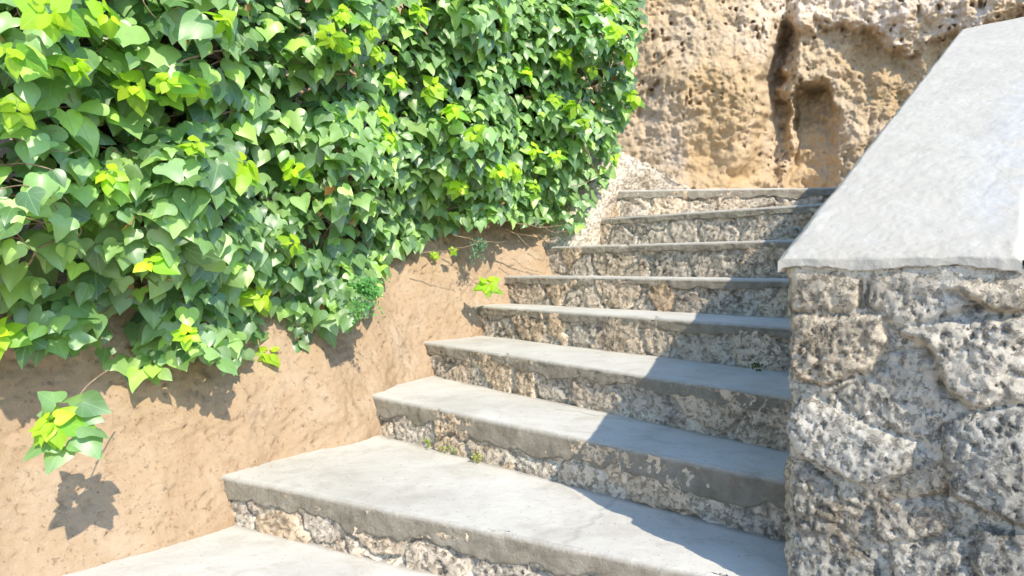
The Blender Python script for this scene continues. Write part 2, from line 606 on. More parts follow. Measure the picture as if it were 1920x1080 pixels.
def build_step(k):
    a, b, d = EDGE[k]
    z = Zs[k]
    zb = Zs[k - 1] - 0.03 if k else -0.22
    n = np.array([d[1], -d[0]])            # faces down the stairs
    L = np.linalg.norm(b - a)
    res = 0.0075 if k < 4 else 0.009
    # ---- riser
    nc = int(L / res)
    nr = int((z - zb) / res) + 2
    s = np.linspace(0, L, nc)[None, :].repeat(nr, 0)
    zz = np.linspace(zb, z - 0.012, nr)[:, None].repeat(nc, 1)
    q = np.stack([s, zz, np.full_like(s, 3.7 * k)], -1)
    wrp = np.stack([fbm(q * 5 + 3, 3), fbm(q * 5 + 9, 3), 0 * s], -1)
    q2 = np.stack([s / 0.23 + k * 7.3, (zz - z) / 0.24 + k * 3.1 + 0.5, 0 * s], -1) + 0.42 * wrp
    f1, f2, cid = worley(q2, 0.8)
    edge = f2 - f1
    stone = sstep(0.01, 0.11, edge)
    q3 = np.stack([s, zz, np.full_like(s, k * 1.7)], -1)
    rid = fbm(q3 * 14, 5, 0.6)
    stone = 1 - (1 - stone) * sstep(-0.38, 0.10, fbm(np.stack([s * 6, zz * 6, 0 * s + k * 5.5], -1), 3))
    pit1 = 0.42 - 0.8 * sstep(0.1, 0.42, fbm(q3 * 30 + 50, 4, 0.62))
    pitmask = sstep(-0.15, 0.35, fbm(q3 * 4 + 31, 3))
    disp = -0.032 + stone * (0.018 + 0.014 * cid) + 0.014 * rid - 0.020 * (1 - sstep(0.12, 0.42, pit1)) * pitmask
    disp += 0.011 * fbm(q3 * 45, 3, 0.65)
    disp = np.minimum(disp, 0.004)
    P = np.empty((nr, nc, 3))
    P[..., 0] = a[0] + d[0] * s + n[0] * disp
    P[..., 1] = a[1] + d[1] * s + n[1] * disp
    P[..., 2] = zz + 0.004 * perlin(q3 * 30)
    mort = (1 - sstep(0.03, 0.14, edge)) * sstep(-0.2, 0.3, fbm(q3 * 3 + 77, 2))
    stp = grid('step', P, RISER, stair, attrs={'mortar': mort, 'tone': np.clip(cid * 0.8 + 0.2, 0, 1)})
    # ---- tread: rows from the back over the nose down the front band
    nc = int(L / 0.010)
    s1 = np.linspace(0, L, nc)
    if k < 8:
        a3, b3, d3 = EDGE[k + 1]
        n3 = np.array([d3[1], -d3[0]])
    fx = a + d * s1[:, None]
    wob = 0.010 * fbm(np.stack([s1 * 1.3, 0 * s1 + k, 0 * s1], -1), 3) + 0.004 * fbm(np.stack([s1 * 12, 0 * s1 + k, 0 * s1 + 4], -1), 3)
    chip = fbm(np.stack([s1 * 6, 0 * s1 + k * 5, 0 * s1 + 8], -1), 4)
    chip = sstep(0.18, 0.55, chip) * 0.026
    if k < 8:
        t = s1 / L
        bk = a3 * (1 - t[:, None]) + b3 * t[:, None] - n3 * 0.06
    else:
        bk = fx + np.array([0.30, 1.0]) * 1.9
    rows, bandv, crackv = [], [], []
    depth = np.linalg.norm(bk - fx, axis=1).max()
    nv = max(8, int(depth / (0.012 if k < 8 else 0.03)))
    for v in np.concatenate([np.linspace(1, 0.026 / depth, nv), [0.0]]):
        base = fx + (bk - fx) * v + n * wob[:, None]
        if v == 0:
            base = fx + n * (wob - 0.010 - np.minimum(chip, 0.022))[:, None]
        p3 = np.stack([base[:, 0], base[:, 1], 0 * s1], -1)
        h = 0.004 * fbm(p3 * 2.2, 3) + 0.0012 * fbm(p3 * 14, 3)
        rows.append(np.stack([base[:, 0], base[:, 1], z + h], -1))
        dist = v * np.linalg.norm(bk - fx, axis=1) - np.linalg.norm(bk - fx, axis=1) + 0.06
        soil = sstep(-0.035 - 0.05 * fbm(np.stack([s1 * 5, 0 * s1 + k * 9, 0 * s1], -1), 3), 0.03, dist)
        bandv.append(0.75 * soil if k < 8 else 0 * s1)
        # hairline cracks and casting joints
        cr = 0 * s1
        if k == 1:
            j = s1 - (1.62 + 0.04 * fbm(np.stack([v * 6 + 0 * s1, 0 * s1, 0 * s1], -1), 3) - 0.10 * v)
            cr = 0.35 * np.exp(-(j / 0.007) ** 2)
        if k == 2:
            j = v - (0.62 + 0.22 * np.sin(s1 * 6) * 0.5 + 0.25 * fbm(np.stack([s1 * 7, 0 * s1, 0 * s1], -1), 4))
            cr = 0.55 * np.exp(-(j * depth / 0.006) ** 2) * ((s1 > 1.05) & (s1 < 1.38))
            j2 = s1 - 2.02 - 0.02 * v
            cr = np.maximum(cr, 0.7 * np.exp(-(j2 / 0.006) ** 2))
        crackv.append(cr)
    bt = BAND[k] * (1 + 0.75 * fbm(np.stack([s1 * 2.4, 0 * s1 + k * 3, 0 * s1 + 2], -1), 3) +
                    0.55 * fbm(np.stack([s1 * 11, 0 * s1 + k * 3, 0 * s1 + 6], -1), 4, 0.6))
    bt = np.clip(bt, 0.018, 0.15)
    nf = 12
    for i in range(nf):
        u = i / (nf - 1)
        if i == 0:
            dz, off = 0.004, -0.004
        else:
            dz, off = 0.012 + (bt - 0.012) * (u - 0.09) / 0.91, 0.0
        zz1 = z - dz + 0 * s1
        q = np.stack([s1 * 9, zz1 * 9, 0 * s1 + k * 2.3], -1)
        rough = 0.011 * fbm(q, 4, 0.6) + 0.007 * fbm(q * 4, 4, 0.65)
        o = wob + off + rough * min(1, u * 3) - np.minimum(chip, 0.022) * max(0, 1 - u * 3)
        b2 = fx + n * o[:, None]
        rows.append(np.stack([b2[:, 0], b2[:, 1], zz1], -1))
        bandv.append(0 * s1 + min(1, 0.35 + u * 4))
        crackv.append(0 * s1)
    b2 = fx + n * (wob - 0.05)[:, None]
    rows.append(np.stack([b2[:, 0], b2[:, 1], z - bt - 0.004], -1))
    bandv.append(0 * s1 + 1)
    crackv.append(0 * s1)
    P = np.stack(rows)
    grid('tread', P, CEM, stp, attrs={'band': np.stack(bandv), 'crack': np.stack(crackv)}, flip=True)
    return stp


steps = [build_step(k) for k in range(9)]
# drain pipe let into the seventh riser
a, b, d = EDGE[7]
n = np.array([d[1], -d[0]])
pc = at_depth(1478, 433, 3.32)
tt = (pc[:2] - a) @ d
pc2 = a + d * tt
ns = 28
ang = np.linspace(0, 2 * math.pi, ns, endpoint=False)
rows = []
for (r_, o_) in ((0.026, -0.06), (0.026, 0.014), (0.018, 0.016), (0.017, 0.0), (0.016, -0.20)):
    ring = np.stack([pc2[0] + d[0] * r_ * np.cos(ang) + n[0] * o_, pc2[1] + d[1] * r_ * np.cos(ang) + n[1] * o_, pc[2] + r_ * np.sin(ang)], -1)
    rows.append(np.vstack([ring, ring[:1]]))
pp = grid('drain_pipe', np.stack(rows), PIPE, steps[7], flip=True)

# ------------------------------------------------------------------ ground
def plane(name, x0, x1, y0, y1, z, mat, n=60):
    X, Y = np.meshgrid(np.linspace(x0, x1, n), np.linspace(y0, y1, n))
    P = np.stack([X, Y, z + 0.01 * fbm(np.stack([X, Y, 0 * X], -1), 3)], -1)
    return grid(name, P, mat)


g = plane('ground', -60, 60, -60, 60, -0.26, GROUND, 200)
tag(g, kind='structure')

# ------------------------------------------------------------------ earth bank on the left
FOOT = np.array([(-2.6, 0.2, 0.0), (-2.05, 0.95, 0.0), (-1.68, 1.45, 0.0), (*at_z(120, 1080, 0)[:2], 0.0), (*at_z(412, 992, 0)[:2], 0.02), (-0.84, 2.52, 0.14), (-0.62, 2.80, 0.20),
                 (-0.46, 3.25, 0.36), (-0.26, 3.58, 0.52), (-0.05, 3.86, 0.70), (0.16, 4.05, 0.86), (0.42, 4.22, 1.06), (0.74, 4.52, 1.35), (0.95, 4.9, 1.5)])
NB = 560
foot = smooth_curve(FOOT, NB)
tang = np.gradient(foot[:, :2], axis=0)
tang /= np.linalg.norm(tang, axis=1)[:, None]
for _ in range(40):
    tang[1:-1] = (tang[:-2] + 2 * tang[1:-1] + tang[2:]) / 4
bn = np.stack([-tang[:, 1], tang[:, 0]], -1)          # away from the stairs
U = np.concatenate([np.linspace(-0.35, 1.0, 150), np.linspace(1.02, 3.4, 60)])


def bank_surface(fine=True):
    u = U[:, None]
    lean = np.where(u < 0, 0.10 * u, 0.36 * u + 0.05 * u * u)
    P = np.empty((len(U), NB, 3))
    P[..., 0] = foot[None, :, 0] + bn[None, :, 0] * lean
    P[..., 1] = foot[None, :, 1] + bn[None, :, 1] * lean
    P[..., 2] = foot[None, :, 2] + u
    if fine:
        disp = 0.10 * fbm(P * 1.5 + 5, 3) + 0.032 * fbm(P * 5, 4) + 0.012 * fbm(P * 18, 4, 0.6) + 0.009 * fbm(P * 60, 3)
        rr = fbm(P * np.array([9, 9, 14]) + 40, 4, 0.6)
        disp += 0.012 * sstep(0.2, 0.45, rr)
        pt, _, _ = worley(P / 0.05 + 0.6 * fbm(P * 14, 2)[..., None], 1.0)
        pm = sstep(0.0, 0.4, fbm(P * 5 + 90, 3))
        disp += 0.032 * (1 - sstep(0.06, 0.30, pt)) * pm + 0.014 * sstep(0.2, 0.45, fbm(P * 34 + 7, 3, 0.6))
        disp *= sstep(-0.3, 0.15, u) * 0.85 + 0.15
        P[..., 0] += bn[None, :, 0] * disp
        P[..., 1] += bn[None, :, 1] * disp
    return P


bank = grid('earth_bank', bank_surface(), EARTH)
tag(bank, kind='structure')

# ------------------------------------------------------------------ pale rubble flank at the head of the stairs, left
def flank():
    c = {'bl': at_depth(1040, 520, 3.86), 'br': at_depth(1300, 372, 4.62), 'tl': at_depth(1010, 215, 4.55), 'tr': at_depth(1291, 351, 4.70)}
    # crest runs from behind the ivy down to the top landing
    crest = smooth_curve([at_depth(1040, 215, 4.75), at_depth(1120, 262, 4.62), at_depth(1182, 292, 4.5), at_depth(1235, 318, 4.62), at_depth(1288, 352, 4.75), at_depth(1330, 372, 4.95)], 150)
    base = smooth_curve([at_depth(1000, 468, 4.26), at_depth(1045, 466, 4.12), at_depth(1080, 436, 4.17), at_depth(1118, 402, 4.30), at_depth(1175, 368, 4.58), at_depth(1290, 372, 4.85)], 150)
    back = crest + np.array([-0.35, 0.40, -0.02])
    low = base + np.array([0.02, 0.06, -0.25])
    v = np.linspace(0, 1, 90)[:, None, None]
    face = base[None] * (1 - v) + crest[None] * v
    vt = np.linspace(0.05, 1, 24)[:, None, None]
    top = crest[None] * (1 - vt) + back[None] * vt
    bot = low[None] * (1 - np.linspace(0, 0.95, 16))[:, None, None] + base[None] * np.linspace(0, 0.95, 16)[:, None, None]
    P = np.concatenate([bot, face, top])
    N = grid_normals(P)
    N = N * np.sign((N * np.array([0.4, -0.7, 0.5])).sum(-1, keepdims=True) + 1e-9)
    disp = 0.045 * fbm(P * 4 + 8, 4) + 0.012 * fbm(P * 16, 4, 0.6) + 0.005 * fbm(P * 55, 3)
    pt, _, _ = worley(P / 0.045, 1.0)
    disp -= 0.012 * (1 - sstep(0.08, 0.32, pt)) * sstep(0.1, 0.5, fbm(P * 5 + 3, 3))
    P = P + N * disp[..., None]
    o = grid('rubble_wall', P, FLANK, attrs={'mortar': sstep(-0.1, 0.4, fbm(P * 3, 3)), 'tone': 0.6 + 0 * disp})
    return tag(o, 'pale rubble flank wall sloping down beside the top steps under the ivy edge', 'wall')


flank()

# ------------------------------------------------------------------ cliff behind
def cliff():
    px = np.arange(1060, 2260, 2.2)
    py = np.arange(-330, 420, 2.2)
    X, Y = np.meshgrid(px, py)
    D = np.interp(X, [1060, 1180, 1290, 1400, 1440, 1475, 1500, 1560, 1620, 1720, 1850, 2000, 2260],
                  [6.1, 5.75, 5.45, 5.35, 5.42, 5.75, 5.62, 5.60, 5.50, 5.25, 4.95, 4.6, 4.2])
    D += 0.0012 * (350 - Y) * 0.5 * sstep(1100, 1300, X)        # leans back upward
    X0, Y0 = X, Y
    jj = np.stack([X / 60, Y / 60, 0 * X], -1)
    X = X + 34 * fbm(jj * 0.8 + 5, 4, 0.6)
    Y = Y + 34 * fbm(jj * 0.8 + 25, 4, 0.6)
    wob = 18 * fbm(np.stack([Y / 90, 0 * Y, 0 * Y], -1), 3)
    # deep groove
    gx = np.interp(Y, [-330, 20, 120, 250, 350, 420], [1466, 1478, 1462, 1442, 1420, 1410]) + wob
    gw = np.interp(Y, [-330, 0, 120, 200, 350], [10, 12, 17, 28, 46])
    D += 0.55 * np.exp(-np.abs((X - gx) / gw) ** 2.5) * np.interp(Y, [-330, 30, 90, 350], [0.05, 0.15, 1.0, 0.8])
    # column between groove and alcove
    cx = np.interp(Y, [0, 130, 250, 350], [1500, 1482, 1468, 1478])
    D -= 0.10 * np.exp(-((X - cx) / 16) ** 2) * sstep(90, 180, Y)
    # alcove: arched top, left rim sharp, fading to the right
    ax = np.interp(Y, [130, 350], [1524, 1512])
    aw = np.interp(Y, [138, 160, 200, 350], [40, 42, 42, 36])
    rim = sstep(-4, 26, Y - (146 + 44 * np.clip(np.abs((X - 1532) / 42), 0, 3) ** 1.8) + 7 * perlin(np.stack([X / 12, Y / 12, 0 * X], -1)))
    prof = sstep(-1.1, -0.7, (X - ax) / aw) * (1 - sstep(-0.1, 2.0, (X - ax) / aw))
    D += 0.50 * rim * prof * (1 - 0.65 * sstep(180, 345, Y))
    fold = fbm(np.stack([X0 / 45, Y0 / 140, 0 * X], -1), 3)
    D += 0.06 * fold * sstep(1500, 1580, X0)
    # small second hole and the overhanging crust at upper right
    D += 0.16 * np.exp(-(((X - 1468) / 14) ** 2 + ((Y - 150) / 30) ** 2))
    cy = 55 + 26 * fbm(np.stack([X / 120, 0 * X, 0 * X + 3], -1), 3) + np.interp(X, [1440, 1500, 1620, 1700, 1900], [-30, 0, 0, 40, -30])
    over = (1 - sstep(-10, 16, Y - cy)) * sstep(1440, 1480, X)
    D -= 0.16 * over
    # scooped soft hollow low on the left
    scoop = np.exp(-(((X - 1350) / 62) ** 2 + ((Y - 320) / 62) ** 2) ** 2)
    D += 0.16 * scoop
    D += 0.10 * np.exp(-(((X - 1640) / 70) ** 2 + ((Y - 110) / 60) ** 2))
    P = at_depth(X0, Y0, D)
    Q = P * 1.0
    soft = np.clip(scoop * 1.1 + 0.8 * prof * rim * sstep(180, 240, Y), 0, 1)
    big = 0.20 * fbm(Q * 1.3 + 2, 4) + 0.10 * fbm(Q * 4, 4, 0.6, True) * 0.6
    med = 0.048 * fbm(Q * 10, 4, 0.62) + 0.018 * fbm(Q * 34, 3, 0.6)
    p1, _, _ = worley(Q * np.array([1, 1, 0.7]) / 0.075 + 0.7 * fbm(Q * 10, 2)[..., None], 1.0)
    p2, _, _ = worley(Q * np.array([1, 1, 0.65]) / 0.17 + 0.7 * fbm(Q * 6, 2)[..., None], 1.0)
    pm = sstep(-0.2, 0.3, fbm(Q * 2.2 + 60, 3))
    pits = 0.070 * (1 - sstep(0.08, 0.34, p1)) * pm + 0.075 * (1 - sstep(0.08, 0.34, p2)) * sstep(0.0, 0.4, fbm(Q * 1.8 + 20, 3))
    dd = big * 1.0 + (med + pits) * (1 - 0.75 * soft)
    P = at_depth(X0, Y0, D + dd)
    crust = np.clip(over * 0.9 + 0.6 * np.exp(-((X - 1420) / 60) ** 2) * (1 - sstep(60, 150, Y)) +
                    0.7 * np.exp(-((X - 1265) / 40) ** 2) * sstep(180, 280, Y) * (1 - sstep(335, 360, Y)) * 0.8 + 0.7 * sstep(0.1, 0.5, fbm(Q * 2.0 + 12, 3)) * sstep(1440, 1500, X), 0, 1)
    o = grid('cliff', P, CLIFF, flip=True, attrs={'crust': crust, 'soft': soft})
    return tag(o, kind='structure')


cliff()

# ------------------------------------------------------------------ flanking wall on the right
CREST = 3.14
WCAP = 0.425
WW = 0.62
ZT0 = E + 0.024


def ztop(dd):
    return ZT0 + SLOPE * np.clip(dd, 0, CREST)


def to_face(px, py):
    """pixel to (across, height) on the near end of the wall"""
    r = ray(px, py)
    nn = np.array([-WDIR[0], -WDIR[1], 0.0])
    p0 = np.array([P0[0], P0[1], E])
    c = np.array([0, 0, E])
    t = ((p0 - c) @ nn) / (r @ nn)
    p = r * t + c
    return np.array([(p[:2] - P0) @ WACR, p[2]])


STONES = [
    ([(1474, 590), (1560, 596), (1660, 585), (1664, 640), (1630, 690), (1550, 727), (1490, 717), (1473, 690)], 0.030),
    ([(1690, 615), (1760, 612), (1850, 600), (1935, 590), (1935, 752), (1835, 772), (1780, 730), (1750, 660)], 0.042),
    ([(1475, 768), (1520, 750), (1620, 800), (1712, 836), (1706, 878), (1630, 912), (1560, 892), (1490, 852), (1470, 810)], 0.040),
    ([(1768, 812), (1830, 780), (1935, 766), (1935, 990), (1880, 967), (1775, 928)], 0.048),
    ([(1505, 872), (1567, 920), (1570, 965), (1557, 1040), (1500, 1034), (1478, 940)], 0.020),
    ([(1628, 950), (1760, 938), (1788, 990), (1730, 1020), (1640, 1018)], 0.022),
    ([(1770, 536), (1935, 522), (1935, 586), (1845, 584)], 0.040),
    ([(1474, 508), (1540, 506), (1610, 520), (1612, 575), (1540, 590), (1474, 584)], 0.020),
    ([(1628, 515), (1700, 506), (1765, 530), (1830, 580), (1740, 605), (1670, 605), (1625, 570)], 0.018),
    ([(1660, 660), (1735, 655), (1772, 735), (1830, 785), (1765, 805), (1755, 850), (1720, 830), (1610, 785), (1560, 740), (1630, 705)], 0.010),
    ([(1720, 880), (1760, 870), (1770, 930), (1640, 945), (1650, 920)], 0.014),
    ([(1845, 990), (1935, 1005), (1935, 1130), (1850, 1130), (1830, 1050)], 0.036),
    ([(1475, 1050), (1600, 1030), (1640, 1060), (1650, 1160), (1475, 1160)], 0.026),
    ([(1665, 1040), (1800, 1020), (1830, 1090), (1800, 1160), (1670, 1160)], 0.030),
]


def wall():
    root = empty('flanking_wall', (P0[0] + 1.2 * WDIR[0], P0[1] + 1.2 * WDIR[1], 0),
                 'rough stone wall with sloping whitewashed coping on the right of the stairs', 'wall')
    # path round the wall: down the stair side, round the near end, back up the far side
    R = 0.05
    segs = []
    back = 4.4
    for dd in np.concatenate([np.linspace(back, 0.4, 90, endpoint=False), np.linspace(0.4, R, 50, endpoint=False)]):
        segs.append((P0 + WDIR * dd, -WACR, dd, -dd))
    for t in np.linspace(0, math.pi / 2, 14, endpoint=False):
        c = P0 + WDIR * R + WACR * R
        nrm = -WACR * math.cos(t) - WDIR * math.sin(t)
        segs.append((c + nrm * R, nrm, R * (1 - math.sin(t)), R * (1 - math.cos(t))))
    for ww in np.linspace(R, WW - R, 150, endpoint=False):
        segs.append((P0 + WACR * ww, -WDIR, 0.0, ww))
    for t in np.linspace(0, math.pi / 2, 12, endpoint=False):
        c = P0 + WDIR * R + WACR * (WW - R)
        nrm = -WDIR * math.cos(t) + WACR * math.sin(t)
        segs.append((c + nrm * R, nrm, R * (1 - math.cos(t)), WW - R + R * math.sin(t)))
    for dd in np.linspace(R, back, 100):
        segs.append((P0 + WDIR * dd + WACR * WW, WACR, dd, WW + dd))
    base = np.array([s_[0] for s_ in segs])
    nrm = np.array([s_[1] for s_ in segs])
    dwn = np.array([s_[2] for s_ in segs])
    acr = np.array([s_[3] for s_ in segs])
    nv = 240
    zb = -0.3
    v = np.linspace(0, 1, nv)[:, None]
    zt = ztop(dwn)[None, :] - 0.022
    Z = zb + v * (zt - zb)
    A = acr[None, :].repeat(nv, 0)
    P = np.empty((nv, len(segs), 3))
    P[..., 0] = base[None, :, 0]
    P[..., 1] = base[None, :, 1]
    P[..., 2] = Z
    # stones: those seen on the near end, and courses elsewhere
    q = np.stack([A, Z, 0 * A], -1)
    wq = np.stack([fbm(q * 7 + 1, 4), fbm(q * 7 + 21, 4)], -1) * 0.016
    q2 = np.stack([A, Z], -1) + wq
    hgt = np.full(A.shape, -1.0)
    tone = np.full(A.shape, 0.62)
    crackm = sstep(-0.15, 0.25, fbm(q * 9 + 63, 3))
    seen = np.zeros(A.shape)
    gap = np.full(A.shape, 1.0)
    for poly, hh in STONES:
        pf = np.array([to_face(*p_) for p_ in poly])
        sd = poly_sd(q2, pf)
        dome = hh * (0.45 + sstep(-0.004, 0.012, sd) * 0.40 + 0.15 * sstep(0.0, 0.07, sd)) - 0.016 * np.exp(-((sd + 0.001) / 0.005) ** 2) * crackm
        tilt = 0.10 * (Z - pf[:, 1].mean()) * sstep(0, 0.02, sd)
        hgt = np.maximum(hgt, np.where(sd > -0.004, dome - 0 * tilt, -1))
        seen = np.maximum(seen, (sd > -0.004) * 1.0)
        gap = np.minimum(gap, np.abs(sd))
        tone = np.where(sd > -0.004, (0.37 * len(poly) + 13.7 * hh * 31 + pf[0, 0] * 7.7) % 1.0, tone)
    f1, f2, cid = worley(np.stack([A / 0.30 + 3, Z / 0.19 + 1.4, 0 * A], -1) + 6 * np.stack([wq[..., 0], wq[..., 1], 0 * A], -1), 0.8)
    ed = f2 - f1
    course = sstep(0.02, 0.3, ed) * (0.018 + 0.022 * cid)
    on_end = sstep(-0.10, -0.02, A) * (1 - sstep(WW + 0.0, WW + 0.1, A)) * sstep(0.02, 0.10, Z)
    h_end = np.where(seen > 0, hgt, 0.006 + 0.010 * fbm(q * 12 + 5, 3))
    h = course * (1 - on_end) + h_end * on_end
    rg = fbm(P * 9, 5, 0.6)
    fine = 0.014 * rg + 0.010 * fbm(P * 28, 4, 0.65) + 0.005 * fbm(P * 85, 3)
    pn1 = fbm(P * 26 + 3, 4, 0.62)
    pn2 = fbm(P * 60 + 13, 3, 0.6)
    pm = sstep(-0.1, 0.4, fbm(P * 6 + 50, 3))
    fine -= 0.022 * sstep(0.14, 0.42, pn1) * pm + 0.009 * sstep(0.12, 0.4, pn2)
    # layered ledges on some stones
    lay = np.sin(Z * 150 + 10 * fbm(P * 8, 3)) * 0.004 * sstep(0.1, 0.5, fbm(P * 4 + 13, 2))
    disp = h - 0.020 + fine + lay
    disp = disp * (1 - 0.8 * sstep(0.945, 0.985, v)) + 0.003 * sstep(0.945, 0.985, v)
    P[..., 0] += nrm[None, :, 0] * disp
    P[..., 1] += nrm[None, :, 1] * disp
    mort = np.where(seen > 0, 0.0, 1.0) * on_end + (1 - on_end) * (1 - sstep(0.02, 0.2, ed))
    mort = mort * sstep(-0.2, 0.3, fbm(P * 4 + 70, 3)) * 0.8
    grid('stonework', P, WALLST, root, attrs={'mortar': mort, 'tone': tone * on_end + cid * (1 - on_end)})
    # rough top strip of the core, right of the coping
    dd = np.linspace(0.0, back, 200)
    ww = np.linspace(0.02, WW, 40)
    DD, WWg = np.meshgrid(dd, ww)
    T = np.empty((40, 200, 3))
    T[..., 0] = P0[0] + WDIR[0] * DD + WACR[0] * WWg
    T[..., 1] = P0[1] + WDIR[1] * DD + WACR[1] * WWg
    T[..., 2] = ztop(DD) - 0.026 - 0.05 * sstep(WCAP, WW, WWg)
    T[..., 2] += 0.020 * fbm(T * 10, 4, 0.6) * sstep(WCAP - 0.02, WCAP + 0.03, WWg)
    grid('rubble_core', T, WALLST, root, attrs={'mortar': 0.7 + 0 * DD, 'tone': 0.55 + 0 * DD})
    # coping
    dl = np.concatenate([np.linspace(-0.003, 0.06, 14, endpoint=False), np.linspace(0.06, CREST, 300), np.linspace(CREST + 0.02, back, 30)])
    wl = np.linspace(-0.004, WCAP, 110)
    D2, W2 = np.meshgrid(dl, wl)
    pl = np.stack([D2, W2, 0 * D2], -1)
    # ragged outline
    rag_l = 0.008 * fbm(np.stack([D2 * 5, 0 * D2, 0 * D2], -1), 4)
    rag_r = 0.022 * fbm(np.stack([D2 * 4, 0 * D2 + 5, 0 * D2], -1), 4, 0.6)
    rag_f = 0.007 * fbm(np.stack([W2 * 11, 0 * D2 + 9, 0 * D2], -1), 4)
    tW = (W2 + 0.004) / (WCAP + 0.004)
    Wd = W2 + rag_l * (1 - tW) ** 2 + rag_r * tW ** 2
    Dd = D2 + rag_f * np.exp(-D2 / 0.05)
    Zc = ZT0 + SLOPE * np.minimum(Dd, CREST) + 0.006 * fbm(pl * 3, 3) + 0.0035 * fbm(pl * 16, 4, 0.6) + 0.0015 * fbm(pl * 60, 3)
    # soft arris
    e1 = np.minimum(D2 + 0.012, W2 + 0.004)
    e2 = np.minimum(e1, WCAP - W2)
    Zc -= 0.010 * (1 - sstep(0, 0.018, e2)) ** 2
    top = np.stack([P0[0] + WDIR[0] * Dd + WACR[0] * Wd, P0[1] + WDIR[1] * Dd + WACR[1] * Wd, Zc], -1)
    # skirts: near end then the two long sides, with an uneven lower edge
    patch = np.exp(-((W2 - 0.375) / 0.055) ** 2) * sstep(0.06, 0.22, D2) * (1 - sstep(1.2, 1.6, D2))
    edge = (1 - sstep(0.0, 0.14, D2)) * 0.9 + (1 - sstep(0, 0.03, e2)) * 0.5
    crk = np.exp(-((D2 - (0.62 + 0.12 * (W2 - 0.2) + 0.10 * fbm(np.stack([W2 * 9, 0 * W2, 0 * W2 + 5], -1), 4))) / 0.004) ** 2) * (W2 > 0.26) * (W2 < 0.37)
    crk = np.maximum(crk, 0.8 * np.exp(-((W2 - (0.352 + 0.045 * fbm(np.stack([D2 * 7, 0 * W2, 0 * W2 + 15], -1), 4))) / 0.003) ** 2) * (D2 > 0.25) * (D2 < 0.75))
    cap = grid('white_coping', top, WHITE, root, flip=True, attrs={'patch': patch, 'edge': np.clip(edge, 0, 1), 'crack': crk})

    def skirt(line, nrm2, th):
        m = len(line)
        rows = [line]
        for u in np.linspace(0.15, 1, 9):
            q = line.copy()
            q[:, 2] -= th * u
            r_ = 0.004 * fbm(q * 25, 3)
            q[:, :2] += nrm2 * (0.003 + r_)[:, None]
            rows.append(q)
        q = rows[-1].copy()
        q[:, :2] -= nrm2 * 0.045
        rows.append(q)
        return np.stack(rows)
    l = top[:, 0]
    s_ = np.arange(len(l)) * 0.004
    th = 0.026 + 0.030 * fbm(np.stack([s_ * 5, 0 * s_, 0 * s_], -1), 5, 0.7)
    fr = skirt(l, -WDIR, np.clip(th, 0.008, 0.07))
    grid('coping_edge', fr, WHITE, cap, flip=True, attrs={'patch': np.zeros(fr.shape[:2]), 'edge': np.linspace(0.4, 1, fr.shape[0])[:, None].repeat(fr.shape[1], 1), 'crack': np.zeros(fr.shape[:2])})
    l = top[0]
    th = 0.016 + 0.005 * fbm(np.stack([np.arange(len(l)) * 0.1, 0 * l[:, 0], 0 * l[:, 0] + 3], -1), 3)
    sk = skirt(l, -WACR, th)
    grid('coping_edge', sk, WHITE, cap, attrs={'patch': np.zeros(sk.shape[:2]), 'edge': np.full(sk.shape[:2], 0.4), 'crack': np.zeros(sk.shape[:2])})
    l = top[-1]
    sk = skirt(l, WACR, th)
    grid('coping_edge', sk, WHITE, cap, flip=True, attrs={'patch': np.zeros(sk.shape[:2]), 'edge': np.full(sk.shape[:2], 0.6), 'crack': np.zeros(sk.shape[:2])})
    return root


wall()

# ------------------------------------------------------------------ ivy
def leaf_template(kind=0):
    """stations along the midrib x (mid, half, edge); returns local verts, uv, quads"""
    if kind == 0:      # heart shaped
        mid = np.array([0.0, 0.0, 0.04, 0.16, 0.34, 0.56, 0.80, 1.0])
        ed = np.array([(0.02, -0.03), (0.17, -0.15), (0.36, -0.13), (0.49, 0.04), (0.49, 0.25), (0.35, 0.50), (0.15, 0.79), (0.0, 1.0)])
    elif kind == 1:    # broad, shallow three lobes
        mid = np.array([0.0, 0.0, 0.04, 0.15, 0.30, 0.50, 0.78, 1.0])
        ed = np.array([(0.02, -0.02), (0.18, -0.12), (0.40, -0.08), (0.56, 0.12), (0.50, 0.30), (0.31, 0.46), (0.17, 0.76), (0.0, 1.0)])
    else:              # small oval young leaf
        mid = np.array([0.0, 0.02, 0.08, 0.22, 0.42, 0.62, 0.84, 1.0])
        ed = np.array([(0.01, 0.0), (0.12, -0.05), (0.26, 0.03), (0.36, 0.18), (0.38, 0.38), (0.29, 0.60), (0.13, 0.84), (0.0, 1.0)])
    NST = 14
    ed = np.column_stack([ed, mid])
    ed = smooth_curve(ed, NST)
    mid = ed[:, 2]
    ed = ed[:, :2]
    ed[-1] = (0.0, 1.0)
    V = []
    for i in range(NST):
        m = np.array([0.0, mid[i]])
        e = ed[i]
        h = m * 0.5 + e * 0.5
        V += [(-e[0], e[1]), (-h[0], h[1]), (0.0, m[1]), (h[0], h[1]), (e[0], e[1])]
    V = np.array(V)
    q = grid_faces(NST, 5)
    uv = np.stack([V[:, 0] + 0.5, (V[:, 1] + 0.2) / 1.25], -1)
    return V, uv, q


TEMPL = [leaf_template(k) for k in range(3)]


